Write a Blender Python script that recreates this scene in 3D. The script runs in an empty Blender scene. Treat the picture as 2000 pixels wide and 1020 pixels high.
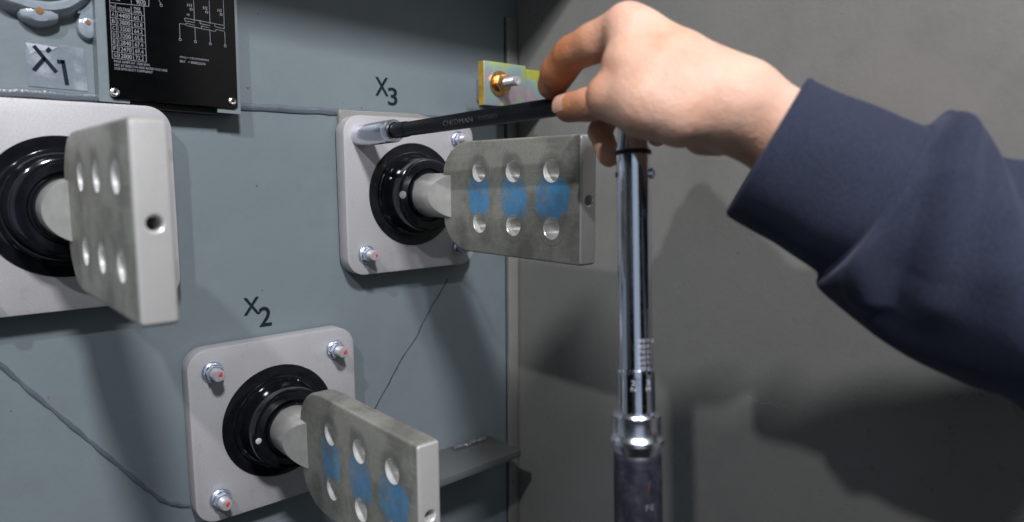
import bpy, bmesh, math, random
import numpy as np
from mathutils import Vector, Matrix, Euler, noise

R_ = math.radians
PI = math.pi
random.seed(7)
SC = bpy.context.scene
COL = SC.collection

# ------------------------------------------------------------------ camera
CR, CU, CF = Vector([0.75299, -0.65801, -0.00466]), Vector([0.08559, 0.09091, 0.99217]), Vector([0.65244, 0.7475, -0.12477])
CAM = Vector((-0.2203, -0.5472, 0.2029))
cd = bpy.data.cameras.new('camera')
cam = bpy.data.objects.new('camera', cd)
COL.objects.link(cam)
cam.matrix_world = Matrix(((CR.x, CU.x, -CF.x, CAM.x), (CR.y, CU.y, -CF.y, CAM.y), (CR.z, CU.z, -CF.z, CAM.z), (0, 0, 0, 1)))
cd.sensor_width = 36.0
cd.lens = 1354.65 / 2000 * 36.0
cd.clip_start = 0.01
cd.clip_end = 50
cd.dof.use_dof = True
cd.dof.focus_distance = 0.545
cd.dof.aperture_fstop = 4.8
SC.camera = cam

# ------------------------------------------------------------------ ambient room light
w = bpy.data.worlds.new('World'); SC.world = w; w.use_nodes = True
nt = w.node_tree; nt.nodes.clear()
wo = nt.nodes.new('ShaderNodeOutputWorld'); bg = nt.nodes.new('ShaderNodeBackground')
geo = nt.nodes.new('ShaderNodeTexCoord'); nz = nt.nodes.new('ShaderNodeTexNoise'); cr = nt.nodes.new('ShaderNodeValToRGB')
nz.inputs['Scale'].default_value = 2.2; nz.inputs['Detail'].default_value = 1.0
cr.color_ramp.elements[0].position = 0.52; cr.color_ramp.elements[0].color = (0.030, 0.036, 0.030, 1)
cr.color_ramp.elements[1].position = 0.72; cr.color_ramp.elements[1].color = (0.85, 0.95, 1.1, 1)
nt.links.new(geo.outputs['Generated'], nz.inputs['Vector']); nt.links.new(nz.outputs['Fac'], cr.inputs['Fac'])
nt.links.new(cr.outputs['Color'], bg.inputs['Color']); bg.inputs['Strength'].default_value = 0.11
nt.links.new(bg.outputs['Background'], wo.inputs['Surface'])

def area(name, loc, target, size, power, color):
    l = bpy.data.lights.new(name, 'AREA'); l.shape = 'DISK'; l.size = size; l.energy = power; l.color = color
    o = bpy.data.objects.new(name, l); COL.objects.link(o); o.location = loc
    o.rotation_euler = (Vector(target) - Vector(loc)).to_track_quat('-Z', 'Y').to_euler()
    return o
area('work_lamp', (-0.36, -1.20, 1.30), (0.05, -0.1, 0.12), 0.18, 30.0, (0.93, 0.94, 1.0))
area('second_work_lamp', (-0.72, -0.72, 0.99), (0.2, -0.2, 0.10), 0.04, 6.8, (0.95, 0.94, 1.0))
chrome_fill = area('chrome_fill_light', (-1.12, -1.72, 0.36), (0.05, -0.1, 0.15), 0.8, 3.6, (0.70, 0.83, 1.0))  # added broad panel: bluish band in the chrome and frontal fill
chrome_fill.data.shape = 'RECTANGLE'; chrome_fill.data.size = 1.3; chrome_fill.data.size_y = 1.9

SC.view_settings.view_transform = 'Standard'
SC.view_settings.look = 'None'
SC.view_settings.gamma = 1.0
SC.view_settings.exposure = 0.0

# ------------------------------------------------------------------ material helpers
def mat(name):
    m = bpy.data.materials.new(name); m.use_nodes = True
    n = m.node_tree
    return m, n, n.nodes['Principled BSDF']
def nd(n, t, **kw):
    x = n.nodes.new(t)
    for k, v in kw.items():
        if k in x.inputs: x.inputs[k].default_value = v
        else: setattr(x, k, v)
    return x
def lk(n, a, b): n.links.new(a, b)
def coords(n, scale=(1, 1, 1)):
    tc = nd(n, 'ShaderNodeTexCoord'); mp = nd(n, 'ShaderNodeMapping'); mp.inputs['Scale'].default_value = scale
    lk(n, tc.outputs['Object'], mp.inputs['Vector']); return mp.outputs['Vector']
def noise_t(n, vec, scale, detail=3, rough=.55):
    x = nd(n, 'ShaderNodeTexNoise'); x.inputs['Scale'].default_value = scale; x.inputs['Detail'].default_value = detail
    x.inputs['Roughness'].default_value = rough; lk(n, vec, x.inputs['Vector']); return x.outputs['Fac']
def ramp(n, fac, stops):
    x = nd(n, 'ShaderNodeValToRGB'); e = x.color_ramp.elements
    e[0].position, e[0].color = stops[0][0], (*stops[0][1], 1); e[1].position, e[1].color = stops[-1][0], (*stops[-1][1], 1)
    for p, c in stops[1:-1]:
        k = e.new(p); k.color = (*c, 1)
    lk(n, fac, x.inputs['Fac']); return x.outputs['Color']
def mix(n, fac, a, b, mode='MIX'):
    x = nd(n, 'ShaderNodeMix'); x.data_type = 'RGBA'; x.blend_type = mode
    if isinstance(fac, (int, float)): x.inputs[0].default_value = fac
    else: lk(n, fac, x.inputs[0])
    for i, v in ((6, a), (7, b)):
        if isinstance(v, tuple): x.inputs[i].default_value = (*v, 1)
        else: lk(n, v, x.inputs[i])
    return x.outputs[2]
def math_n(n, op, a, b=None, c=None, clamp=False):
    x = nd(n, 'ShaderNodeMath'); x.operation = op; x.use_clamp = clamp
    for i, v in enumerate((a, b, c)):
        if v is None: continue
        if isinstance(v, (int, float)): x.inputs[i].default_value = v
        else: lk(n, v, x.inputs[i])
    return x.outputs[0]
def bump(n, bsdf, h, strength, dist):
    x = nd(n, 'ShaderNodeBump'); x.inputs['Strength'].default_value = strength; x.inputs['Distance'].default_value = dist
    lk(n, h, x.inputs['Height']); lk(n, x.outputs['Normal'], bsdf.inputs['Normal']); return x
def simple(name, col, rough=.5, metal=0., spec=.5, var=.0, bs=0, bscale=600, bdist=.0002, coat=0):
    m, n, b = mat(name); b.inputs['Roughness'].default_value = rough; b.inputs['Metallic'].default_value = metal
    b.inputs['Specular IOR Level'].default_value = spec; b.inputs['Coat Weight'].default_value = coat
    v = coords(n); f = noise_t(n, v, 90, 4)
    c = ramp(n, f, [(.3, tuple(x * (1 - var) for x in col)), (.7, tuple(min(1, x * (1 + var)) for x in col))])
    lk(n, c, b.inputs['Base Color'])
    if bs: bump(n, b, noise_t(n, v, bscale, 3), bs, bdist)
    return m

def paint(name, col, r0=.30, r1=.46, spec=.42, wave=.0):
    # semi gloss equipment enamel over steel: faint orange peel, grime drifts, scuffs and specks
    m, n, b = mat(name); v = coords(n)
    big = noise_t(n, v, 7, 4); fine = noise_t(n, v, 60, 5)
    c = ramp(n, big, [(.3, tuple(x * .93 for x in col)), (.7, tuple(x * 1.05 for x in col))])
    c = mix(n, math_n(n, 'MULTIPLY', ramp(n, noise_t(n, v, 13, 6, .7), [(.5, (0, 0, 0)), (.72, (1, 1, 1))]), .30), c, tuple(x * .62 for x in col))
    c = mix(n, math_n(n, 'MULTIPLY', fine, .22), c, tuple(x * .78 for x in col))
    vo = nd(n, 'ShaderNodeTexVoronoi'); vo.inputs['Scale'].default_value = 38; lk(n, v, vo.inputs['Vector'])
    sp = math_n(n, 'LESS_THAN', vo.outputs['Distance'], .035)
    gate = math_n(n, 'GREATER_THAN', noise_t(n, v, 30, 1), .56)
    c = mix(n, math_n(n, 'MULTIPLY', math_n(n, 'MULTIPLY', sp, gate), .7), c, (.05, .045, .03))
    # long faint scuffs
    vs = coords(n, (1, 1, 14)); scf = noise_t(n, vs, 26, 6, .7)
    sm = ramp(n, scf, [(.66, (0, 0, 0)), (.74, (1, 1, 1))])
    c = mix(n, math_n(n, 'MULTIPLY', sm, .24), c, tuple(min(1, x * 1.5) for x in col))
    lk(n, c, b.inputs['Base Color'])
    r = ramp(n, fine, [(.3, (r0,) * 3), (.7, (r1,) * 3)]); lk(n, r, b.inputs['Roughness'])
    b.inputs['Specular IOR Level'].default_value = spec
    hh = math_n(n, 'ADD', noise_t(n, v, 260, 2), math_n(n, 'MULTIPLY', noise_t(n, v, 18, 2), 2.0))
    if wave: hh = math_n(n, 'ADD', hh, math_n(n, 'MULTIPLY', noise_t(n, v, 5, 1), 30.0))
    bump(n, b, hh, .25, .0006)
    return m
M = {}
M['wall'] = paint('grey_blue_enamel', (.178, .212, .224))
M['side'] = paint('grey_green_enamel', (.222, .218, .200), .24, .42, .8, .0022)
M['bead'] = simple('painted_weld', (.095, .112, .13), .32, 0, .6, .1, .5, 500, .0006)
M['lug'] = simple('painted_casting', (.25, .285, .32), .16, 0, .7, .12, .5, 260, .001)
M['black'] = simple('black_epoxy', (.006, .0065, .009), .10, 0, .5, .3, .12, 900, .00008)
M['ink'] = simple('black_lettering', (.008, .014, .022), .75, 0, .15, .3)
M['ochre'] = simple('rust_spot', (.24, .12, .03), .7, 0, .3, .4)
M['nameplate'] = simple('black_nameplate_enamel', (.0020, .0021, .0025), .12, 0, .45, .3, .05, 300, .0001)
M['print'] = simple('pale_print', (.24, .25, .27), .5, .0, .3, .25)
M['rivet'] = simple('bright_rivet', (.72, .70, .68), .25, 1, .5, .1)
M['zincnut'] = simple('blue_zinc', (.62, .68, .80), .24, .8, .5, .15, .2, 700, .0002)
M['zincstud'] = simple('bright_stud', (.66, .64, .65), .34, .55, .5, .15, .25, 900, .0002)
M['red'] = simple('red_torque_paint', (.62, .05, .07), .4, 0, .5, .3)
M['whitespot'] = simple('grey_inspection_dot', (.42, .43, .42), .5, 0, .4, .25)
M['satin'] = simple('satin_chrome', (.70, .71, .77), .27, 1, .5, .06, .1, 800, .0001)
M['barblack'] = simple('black_phosphate', (.006, .007, .009), .40, 0, .28, .3, .2, 700, .0001)
M['bartext'] = simple('etched_grey', (.09, .09, .10), .5, 0, .5, .2)
M['rubber'] = simple('black_rubber', (.01, .01, .01), .55, 0, .4, .2)
M['coppernut'] = simple('yellow_zinc_nut', (.72, .40, .17), .25, 1, .5, .3, .2, 500, .0002)
M['sticker'] = None

def m_chrome():
    m, n, b = mat('polished_chrome'); v = coords(n)
    b.inputs['Metallic'].default_value = 1; b.inputs['Base Color'].default_value = (.70, .72, .80, 1)
    sc = noise_t(n, coords(n, (1, 1, 1)), 420, 3)
    lk(n, ramp(n, sc, [(.35, (.07, .07, .07)), (.75, (.22, .22, .22))]), b.inputs['Roughness'])
    bump(n, b, noise_t(n, v, 120, 2), .12, .0002); return m
M['chrome'] = m_chrome()

def m_plate():
    # machined/bead blasted aluminium flange
    m, n, b = mat('blasted_aluminium'); v = coords(n)
    g = noise_t(n, v, 950, 3, .7); big = noise_t(n, v, 26, 3)
    c = ramp(n, g, [(.3, (.39, .383, .385)), (.52, (.445, .435, .44)), (.78, (.53, .52, .53))])
    c = mix(n, math_n(n, 'MULTIPLY', ramp(n, big, [(.45, (0, 0, 0)), (.75, (1, 1, 1))]), .35), c, (.35, .335, .32))
    for scl, amt in (((1, 1, .05), .30), ((.05, 1, 1), .22)):
        c = mix(n, math_n(n, 'MULTIPLY', ramp(n, noise_t(n, coords(n, scl), 330, 4, .75), [(.60, (0, 0, 0)), (.72, (1, 1, 1))]), amt), c, (.62, .61, .60))
    c = mix(n, math_n(n, 'MULTIPLY', ramp(n, noise_t(n, v, 60, 5, .7), [(.58, (0, 0, 0)), (.74, (1, 1, 1))]), .4), c, (.27, .255, .235))
    lk(n, c, b.inputs['Base Color']); b.inputs['Metallic'].default_value = .25; b.inputs['Roughness'].default_value = .52
    bump(n, b, noise_t(n, v, 900, 3, .7), .35, .0003); return m
M['plate'] = m_plate()

def m_spade():
    # cast aluminium spade: grey, smudged round the bolt holes, blue marking smears between hole pairs
    m, n, b = mat('cast_aluminium'); v = coords(n)
    sep = nd(n, 'ShaderNodeSeparateXYZ'); tc = nd(n, 'ShaderNodeTexCoord'); lk(n, tc.outputs['Object'], sep.inputs[0])
    wob = noise_t(n, v, 60, 4); g = noise_t(n, v, 700, 3); big = noise_t(n, v, 34, 4, .65)
    c = ramp(n, g, [(.3, (.285, .28, .235)), (.7, (.38, .37, .315))])
    c = mix(n, math_n(n, 'MULTIPLY', ramp(n, big, [(.44, (0, 0, 0)), (.64, (1, 1, 1))]), .75), c, (.155, .155, .13))
    vs = coords(n, (1, .06, 1)); c = mix(n, math_n(n, 'MULTIPLY', ramp(n, noise_t(n, vs, 420, 4, .7), [(.56, (0, 0, 0)), (.70, (1, 1, 1))]), .35), c, (.46, .455, .42))
    holes = None; blue = None
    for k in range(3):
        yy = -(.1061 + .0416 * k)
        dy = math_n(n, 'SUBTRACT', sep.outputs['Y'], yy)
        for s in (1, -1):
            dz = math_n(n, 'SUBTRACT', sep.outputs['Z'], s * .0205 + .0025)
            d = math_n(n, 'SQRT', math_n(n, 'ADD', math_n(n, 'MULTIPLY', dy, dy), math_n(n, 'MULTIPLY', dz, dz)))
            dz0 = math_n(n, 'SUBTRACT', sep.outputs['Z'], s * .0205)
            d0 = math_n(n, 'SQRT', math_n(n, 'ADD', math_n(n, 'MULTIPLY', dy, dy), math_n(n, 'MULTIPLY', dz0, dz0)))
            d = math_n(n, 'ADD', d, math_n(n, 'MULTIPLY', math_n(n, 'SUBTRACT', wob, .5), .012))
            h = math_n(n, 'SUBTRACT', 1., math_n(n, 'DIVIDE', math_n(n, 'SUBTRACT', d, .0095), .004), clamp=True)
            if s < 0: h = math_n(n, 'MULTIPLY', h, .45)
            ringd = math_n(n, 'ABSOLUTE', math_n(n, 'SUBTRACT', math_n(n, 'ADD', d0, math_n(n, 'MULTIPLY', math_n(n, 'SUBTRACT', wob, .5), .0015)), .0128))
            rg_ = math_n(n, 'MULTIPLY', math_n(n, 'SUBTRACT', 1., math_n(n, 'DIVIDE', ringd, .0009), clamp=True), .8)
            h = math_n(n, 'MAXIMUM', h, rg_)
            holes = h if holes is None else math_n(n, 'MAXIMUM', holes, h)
        ey = math_n(n, 'DIVIDE', dy, .0135 + .002 * k); ez = math_n(n, 'DIVIDE', math_n(n, 'SUBTRACT', sep.outputs['Z'], .001), .0155)
        e = math_n(n, 'ADD', math_n(n, 'POWER', math_n(n, 'ABSOLUTE', ey), 3.), math_n(n, 'POWER', math_n(n, 'ABSOLUTE', ez), 3.))
        e = math_n(n, 'ADD', e, math_n(n, 'MULTIPLY', math_n(n, 'SUBTRACT', wob, .5), 1.6))
        h = math_n(n, 'MULTIPLY', math_n(n, 'SUBTRACT', 1.05, e), 11., clamp=True)
        # bright rim of the smear
        blue = h if blue is None else math_n(n, 'MAXIMUM', blue, h)
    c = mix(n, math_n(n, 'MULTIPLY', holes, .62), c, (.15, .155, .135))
    left = math_n(n, 'LESS_THAN', sep.outputs['X'], -.0064)
    c = mix(n, math_n(n, 'MULTIPLY', math_n(n, 'LESS_THAN', sep.outputs['Y'], -.2172), .75), c, (.60, .59, .57))
    at = nd(n, 'ShaderNodeAttribute'); at.attribute_type = 'OBJECT'; at.attribute_name = 'blue'
    bl = math_n(n, 'MULTIPLY', math_n(n, 'MULTIPLY', blue, left), at.outputs['Fac'])
    spk = mix(n, .5, ramp(n, noise_t(n, v, 260, 4, .75), [(.35, (.2, .2, .2)), (.6, (1, 1, 1))]), ramp(n, noise_t(n, v, 55, 3), [(.40, (.25, .25, .25)), (.55, (1, 1, 1))]))
    bl = math_n(n, 'MULTIPLY', bl, spk)
    bc = ramp(n, noise_t(n, v, 70, 4), [(.3, (.06, .24, .46)), (.7, (.03, .36, .74))])
    c = mix(n, math_n(n, 'MULTIPLY', bl, .85), c, bc)
    lk(n, c, b.inputs['Base Color']); b.inputs['Metallic'].default_value = .35
    lk(n, ramp(n, big, [(.3, (.36, .36, .36)), (.7, (.5, .5, .5))]), b.inputs['Roughness'])
    bump(n, b, math_n(n, 'ADD', noise_t(n, v, 600, 3), math_n(n, 'MULTIPLY', noise_t(n, v, 50, 2), 3.)), .3, .0003); return m
M['spade'] = m_spade()
M['neck'] = simple('clean_cast_aluminium', (.56, .55, .51), .34, .5, .5, .12, .3, 600, .0003)
M['holewall'] = simple('machined_bore', (.78, .77, .74), .3, .5, .5, .1)

def m_zinc():
    # yellow chromate zinc with rainbow drift
    m, n, b = mat('yellow_chromate'); v = coords(n)
    sep = nd(n, 'ShaderNodeSeparateXYZ'); lk(n, v, sep.inputs[0])
    f = math_n(n, 'ADD', noise_t(n, v, 26, 2), math_n(n, 'MULTIPLY', sep.outputs['Z'], 9.0))
    c = ramp(n, f, [(.22, (.30, .55, .36)), (.34, (.42, .62, .42)), (.42, (.55, .42, .45)), (.5, (.38, .50, .56)), (.60, (.42, .60, .42)), (.70, (.62, .62, .10)), (.85, (.62, .52, .04))])
    lk(n, c, b.inputs['Base Color']); b.inputs['Metallic'].default_value = .65; b.inputs['Roughness'].default_value = .36
    bump(n, b, noise_t(n, v, 500, 3), .15, .0002); return m
M['zinc'] = m_zinc()
M['zincedge'] = simple('yellow_chromate_edge', (.62, .40, .06), .4, .5, .5, .3)

def m_sticker():
    m, n, b = mat('clear_label_film'); v = coords(n)
    f = noise_t(n, v, 70, 4); g = ramp(n, f, [(.45, (.19, .22, .25)), (.66, (.33, .35, .39))])
    lk(n, g, b.inputs['Base Color']); b.inputs['Roughness'].default_value = .12; b.inputs['Coat Weight'].default_value = .8
    bump(n, b, noise_t(n, v, 120, 3), .7, .0015); return m
M['sticker'] = m_sticker()

def m_skin():
    m, n, b = mat('skin'); v = coords(n)
    mot = noise_t(n, v, 38, 4); fine = noise_t(n, v, 340, 3)
    c = ramp(n, mot, [(.3, (.58, .33, .22)), (.5, (.68, .42, .305)), (.72, (.72, .47, .365))])
    c = mix(n, math_n(n, 'MULTIPLY', fine, .25), c, (.52, .29, .20))
    # pinker skin over the knuckles
    for kc, kr in (((-.018, .030, .086), .016), ((-.036, .029, .043), .015), ((-.023, .066, .071), .014), ((-.004, .020, .076), .012)):
        dn = nd(n, 'ShaderNodeVectorMath'); dn.operation = 'DISTANCE'; lk(n, v, dn.inputs[0]); dn.inputs[1].default_value = kc
        km = math_n(n, 'SUBTRACT', 1., math_n(n, 'DIVIDE', math_n(n, 'ADD', dn.outputs['Value'], math_n(n, 'MULTIPLY', mot, .006)), kr + .003), clamp=True)
        c = mix(n, math_n(n, 'MULTIPLY', km, .75), c, (.66, .27, .20))
    # ruddier fingers, darkened to paint in their shade (object space, fingers at low x)
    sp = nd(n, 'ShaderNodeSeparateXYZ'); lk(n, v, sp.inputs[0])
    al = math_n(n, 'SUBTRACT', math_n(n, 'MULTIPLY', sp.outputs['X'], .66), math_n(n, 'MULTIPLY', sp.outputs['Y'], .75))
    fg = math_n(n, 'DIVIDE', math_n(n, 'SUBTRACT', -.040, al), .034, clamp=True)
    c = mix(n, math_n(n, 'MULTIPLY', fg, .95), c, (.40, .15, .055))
    lk(n, c, b.inputs['Base Color']); b.inputs['Roughness'].default_value = .50
    b.inputs['Subsurface Weight'].default_value = .5; b.inputs['Subsurface Radius'].default_value = (1., .35, .16); b.inputs['Subsurface Scale'].default_value = .0045
    b.inputs['Specular IOR Level'].default_value = .35
    vo = nd(n, 'ShaderNodeTexVoronoi'); vo.inputs['Scale'].default_value = 900; lk(n, v, vo.inputs['Vector'])
    wr = noise_t(n, coords(n, (1, 1, 1.0)), 130, 5, .7)
    bump(n, b, math_n(n, 'ADD', math_n(n, 'MULTIPLY', vo.outputs['Distance'], .35), math_n(n, 'ADD', math_n(n, 'MULTIPLY', noise_t(n, v, 45, 3), 2.2), math_n(n, 'MULTIPLY', wr, 1.4))), .55, .0010); return m
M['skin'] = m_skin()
M['nail'] = simple('fingernail', (.52, .29, .21), .32, 0, .5, .05)

def m_cloth():
    m, n, b = mat('navy_sweatshirt_fleece')
    uv = nd(n, 'ShaderNodeUVMap'); sep = nd(n, 'ShaderNodeSeparateXYZ'); lk(n, uv.outputs['UV'], sep.inputs[0])
    v = coords(n)
    f = noise_t(n, v, 900, 3, .7); big = noise_t(n, v, 22, 3)
    c = ramp(n, f, [(.3, (.018, .0225, .037)), (.7, (.042, .049, .083))])
    c = mix(n, math_n(n, 'MULTIPLY', big, .3), c, (.022, .023, .034))
    lk(n, c, b.inputs['Base Color']); b.inputs['Roughness'].default_value = .9; b.inputs['Specular IOR Level'].default_value = .15
    b.inputs['Sheen Weight'].default_value = .18; b.inputs['Sheen Roughness'].default_value = .4; b.inputs['Sheen Tint'].default_value = (.6, .62, .85, 1)
    rib = math_n(n, 'SINE', math_n(n, 'MULTIPLY', sep.outputs['X'], 2 * PI * 150))
    # ribs only on the cuff (v below the seam)
    cuff = math_n(n, 'LESS_THAN', sep.outputs['Y'], .46)
    tw = math_n(n, 'SINE', math_n(n, 'MULTIPLY', math_n(n, 'ADD', sep.outputs['X'], math_n(n, 'MULTIPLY', sep.outputs['Y'], .5)), 2 * PI * 210))
    h = math_n(n, 'ADD', math_n(n, 'MULTIPLY', rib, math_n(n, 'MULTIPLY', cuff, .25)), math_n(n, 'ADD', math_n(n, 'MULTIPLY', tw, .12), math_n(n, 'MULTIPLY', f, .9)))
    bump(n, b, h, .6, .0010); return m
M['cloth'] = m_cloth()

def m_grip():
    m, n, b = mat('worn_black_grip'); v = coords(n)
    f = noise_t(n, v, 160, 4, .7); g = noise_t(n, v, 60, 3)
    c = ramp(n, f, [(.4, (.010, .010, .016)), (.62, (.025, .025, .038)), (.75, (.07, .07, .085))])
    lk(n, c, b.inputs['Base Color']); lk(n, ramp(n, g, [(.3, (.3, .3, .3)), (.7, (.6, .6, .6))]), b.inputs['Roughness'])
    bump(n, b, f, .35, .0006); return m
M['grip'] = m_grip()

# ------------------------------------------------------------------ object helpers
def link(name, me, m=None, parent=None, smooth=True, angle=35):
    o = bpy.data.objects.new(name, me); COL.objects.link(o)
    if m is not None and len(me.materials) == 0: me.materials.append(m)
    if parent: o.parent = parent
    if smooth:
        for p in me.polygons: p.use_smooth = True
        me.set_sharp_from_angle(angle=R_(angle))
    return o
def bm_mesh(bm, name='mesh'):
    bmesh.ops.recalc_face_normals(bm, faces=bm.faces)
    me = bpy.data.meshes.new(name); bm.to_mesh(me); bm.free(); return me
def tag(o, label, cat, group=None, kind=None):
    o['label'] = label; o['category'] = cat
    if group: o['group'] = group
    return o
def empty(name, loc, rot=(0, 0, 0)):
    o = bpy.data.objects.new(name, None); COL.objects.link(o); o.location = loc; o.rotation_euler = rot; o.empty_display_size = .01; return o
def box(bm, x0, x1, y0, y1, z0, z1, bev=0):
    r = bmesh.ops.create_cube(bm, size=1)
    for v in r['verts']:
        v.co = ((x0 + x1) / 2 + v.co.x * (x1 - x0), (y0 + y1) / 2 + v.co.y * (y1 - y0), (z0 + z1) / 2 + v.co.z * (z1 - z0))
    if bev:
        es = set()
        for v in r['verts']: es.update(v.link_edges)
        bmesh.ops.bevel(bm, geom=list(es), offset=bev, segments=3, affect='EDGES', profile=.5)
    return bm
def lathe(profile, seg=96, origin=(0, 0, 0), axis=(0, -1, 0), closed=False):
    """profile: list of (radius, distance along axis)"""
    ax = Vector(axis).normalized(); t = Vector((0, 0, 1)) if abs(ax.z) < .9 else Vector((1, 0, 0))
    u = ax.cross(t).normalized(); v = ax.cross(u).normalized(); o = Vector(origin)
    bm = bmesh.new(); rings = []
    for r, h in profile:
        if r < 1e-6: rings.append([bm.verts.new(o + ax * h)])
        else: rings.append([bm.verts.new(o + ax * h + (u * math.cos(2 * PI * i / seg) + v * math.sin(2 * PI * i / seg)) * r) for i in range(seg)])
    for a, b in zip(rings, rings[1:]):
        for i in range(seg):
            j = (i + 1) % seg
            if len(a) == 1 and len(b) == 1: continue
            if len(a) == 1: bm.faces.new((a[0], b[i], b[j]))
            elif len(b) == 1: bm.faces.new((a[i], a[j], b[0]))
            else: bm.faces.new((a[i], a[j], b[j], b[i]))
    return bm
def prism(poly, y0, y1, plane='XZ'):
    bm = bmesh.new()
    def P(a, b, y):
        return (a, y, b) if plane == 'XZ' else ((y, a, b) if plane == 'YZ' else (a, b, y))
    A = [bm.verts.new(P(a, b, y0)) for a, b in poly]; B = [bm.verts.new(P(a, b, y1)) for a, b in poly]
    bm.faces.new(A); bm.faces.new(B[::-1])
    for i in range(len(poly)):
        j = (i + 1) % len(poly); bm.faces.new((A[i], B[i], B[j], A[j]))
    return bm
def rrect(x0, x1, z0, z1, r, seg=10):
    pts = []
    for cx, cz, a in ((x1 - r, z1 - r, 0), (x0 + r, z1 - r, 90), (x0 + r, z0 + r, 180), (x1 - r, z0 + r, 270)):
        for i in range(seg + 1):
            t = R_(a + 90 * i / seg); pts.append((cx + r * math.cos(t), cz + r * math.sin(t)))
    return pts
def bevel_caps(bm, off, seg=3, ang=40):
    bmesh.ops.recalc_face_normals(bm, faces=bm.faces)
    es = [e for e in bm.edges if len(e.link_faces) == 2 and e.calc_face_angle(0) > R_(ang)]
    bmesh.ops.bevel(bm, geom=es, offset=off, segments=seg, affect='EDGES', profile=.5)
    return bm
def tube(pts, radii, seg=12, flat=1.0, up=(0, -1, 0), cap=True):
    """swept tube; flat squashes it along `up`"""
    bm = bmesh.new(); rings = []; up = Vector(up)
    P = [Vector(p) for p in pts]
    for i, p in enumerate(P):
        d = (P[min(i + 1, len(P) - 1)] - P[max(i - 1, 0)]).normalized(); s = d.cross(up).normalized(); n = s.cross(d).normalized()
        r = radii[i] if isinstance(radii, (list, tuple)) else radii
        rings.append([bm.verts.new(p + s * math.cos(2 * PI * k / seg) * r + n * math.sin(2 * PI * k / seg) * r * flat) for k in range(seg)])
    for a, b in zip(rings, rings[1:]):
        for k in range(seg):
            j = (k + 1) % seg; bm.faces.new((a[k], a[j], b[j], b[k]))
    if cap: bm.faces.new(rings[0][::-1]); bm.faces.new(rings[-1])
    return bm
def evaluated(o):
    bpy.context.view_layer.update(); dg = bpy.context.evaluated_depsgraph_get()
    me = bpy.data.meshes.new_from_object(o.evaluated_get(dg)); return me
def boolean(me, cutters, op='DIFFERENCE'):
    a = bpy.data.objects.new('tmp', me); COL.objects.link(a); tmp = []
    for c in cutters:
        k = bpy.data.objects.new('tmpc', c); COL.objects.link(k); tmp.append(k)
        md = a.modifiers.new('b', 'BOOLEAN'); md.operation = op; md.object = k; md.solver = 'EXACT'; md.material_mode = 'TRANSFER' if hasattr(md, 'material_mode') else None
    r = evaluated(a)
    for k in tmp: bpy.data.objects.remove(k)
    bpy.data.objects.remove(a); return r
BOLD = .012
def text_mesh(body, extrude=0.0):
    cu = bpy.data.curves.new('t', 'FONT'); cu.body = body; cu.size = 1; cu.extrude = extrude; cu.resolution_u = 6; cu.offset = BOLD
    o = bpy.data.objects.new('t', cu); COL.objects.link(o); me = evaluated(o); bpy.data.objects.remove(o)
    V = np.array([v.co[:] for v in me.vertices]); F = [tuple(p.vertices) for p in me.polygons]
    bpy.data.meshes.remove(me); return V, F
def text_fit(body, x0, x1, z0, z1, extrude=.02):
    """text as (verts (u,v,depth), faces) fitted to a rectangle"""
    V, F = text_mesh(body, extrude); mn, mx = V.min(0), V.max(0)
    V = V.copy(); V[:, 0] = x0 + (V[:, 0] - mn[0]) / (mx[0] - mn[0]) * (x1 - x0); V[:, 1] = z0 + (V[:, 1] - mn[1]) / (mx[1] - mn[1]) * (z1 - z0)
    V[:, 2] = (V[:, 2] - mn[2]) / max(1e-9, mx[2] - mn[2]); return V, F
def mesh_from(V, F, name='mesh'):
    me = bpy.data.meshes.new(name); me.from_pydata([tuple(v) for v in V], [], F); me.update(); return me

# ------------------------------------------------------------------ surroundings: tank wall, cabinet side, header
YW = .018
XS = .2802
tank = link('wall', bm_mesh(box(bmesh.new(), -.75, XS + .004, YW, YW + .006, -.45, .50)), M['wall'], smooth=False)
tank['kind'] = 'structure'
side = link('side_wall', bm_mesh(box(bmesh.new(), XS, XS + .003, -1.1, YW - .0006, -.45, .9)), M['side'], smooth=False)
side['kind'] = 'structure'
hb = bmesh.new(); hv = [hb.verts.new(p) for p in ((-.75, -.15, .495), (XS - .001, -.15, .445), (XS - .001, YW - .0008, .460), (-.75, YW - .0008, .505), (-.75, -.15, .52), (XS - .001, -.15, .52), (XS - .001, YW - .0008, .52), (-.75, YW - .0008, .52))]
for q in ((0, 1, 2, 3), (4, 7, 6, 5), (0, 4, 5, 1), (1, 5, 6, 2), (2, 6, 7, 3), (3, 7, 4, 0)): hb.faces.new([hv[i] for i in q])
header = link('ceiling', bm_mesh(hb), M['side'], smooth=False)
header['kind'] = 'structure'

# corner flange of the tank front: thin strip with a gap beside it
link('corner_strip', bm_mesh(bevel_caps(box(bmesh.new(), .2650, XS - .0012, YW - .0035, YW - .0002, -.45, .3637), .0006, 2)), M['side'], tank)
link('gap_shadow_line', bm_mesh(box(bmesh.new(), .2632, .2644, YW - .0003, YW + .002, -.45, .3637)), M['rubber'], tank, smooth=False)

# welded seam band under the nameplate
rs = random.Random(3)
def wob_line(a, b, n, amp):
    a, b = Vector(a), Vector(b); out = []
    for i in range(n + 1):
        p = a.lerp(b, i / n); p.z += noise.noise(Vector((i * .7, 3, amp * 1000))) * amp; out.append(p)
    return out
link('seam_bead', bm_mesh(tube(wob_line((-.4, YW - .0002, .2575), (.262, YW - .0002, .2565), 90, .0012), [.0026 + .0006 * rs.random() for _ in range(91)], 10, .55)), M['bead'], tank)
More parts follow.
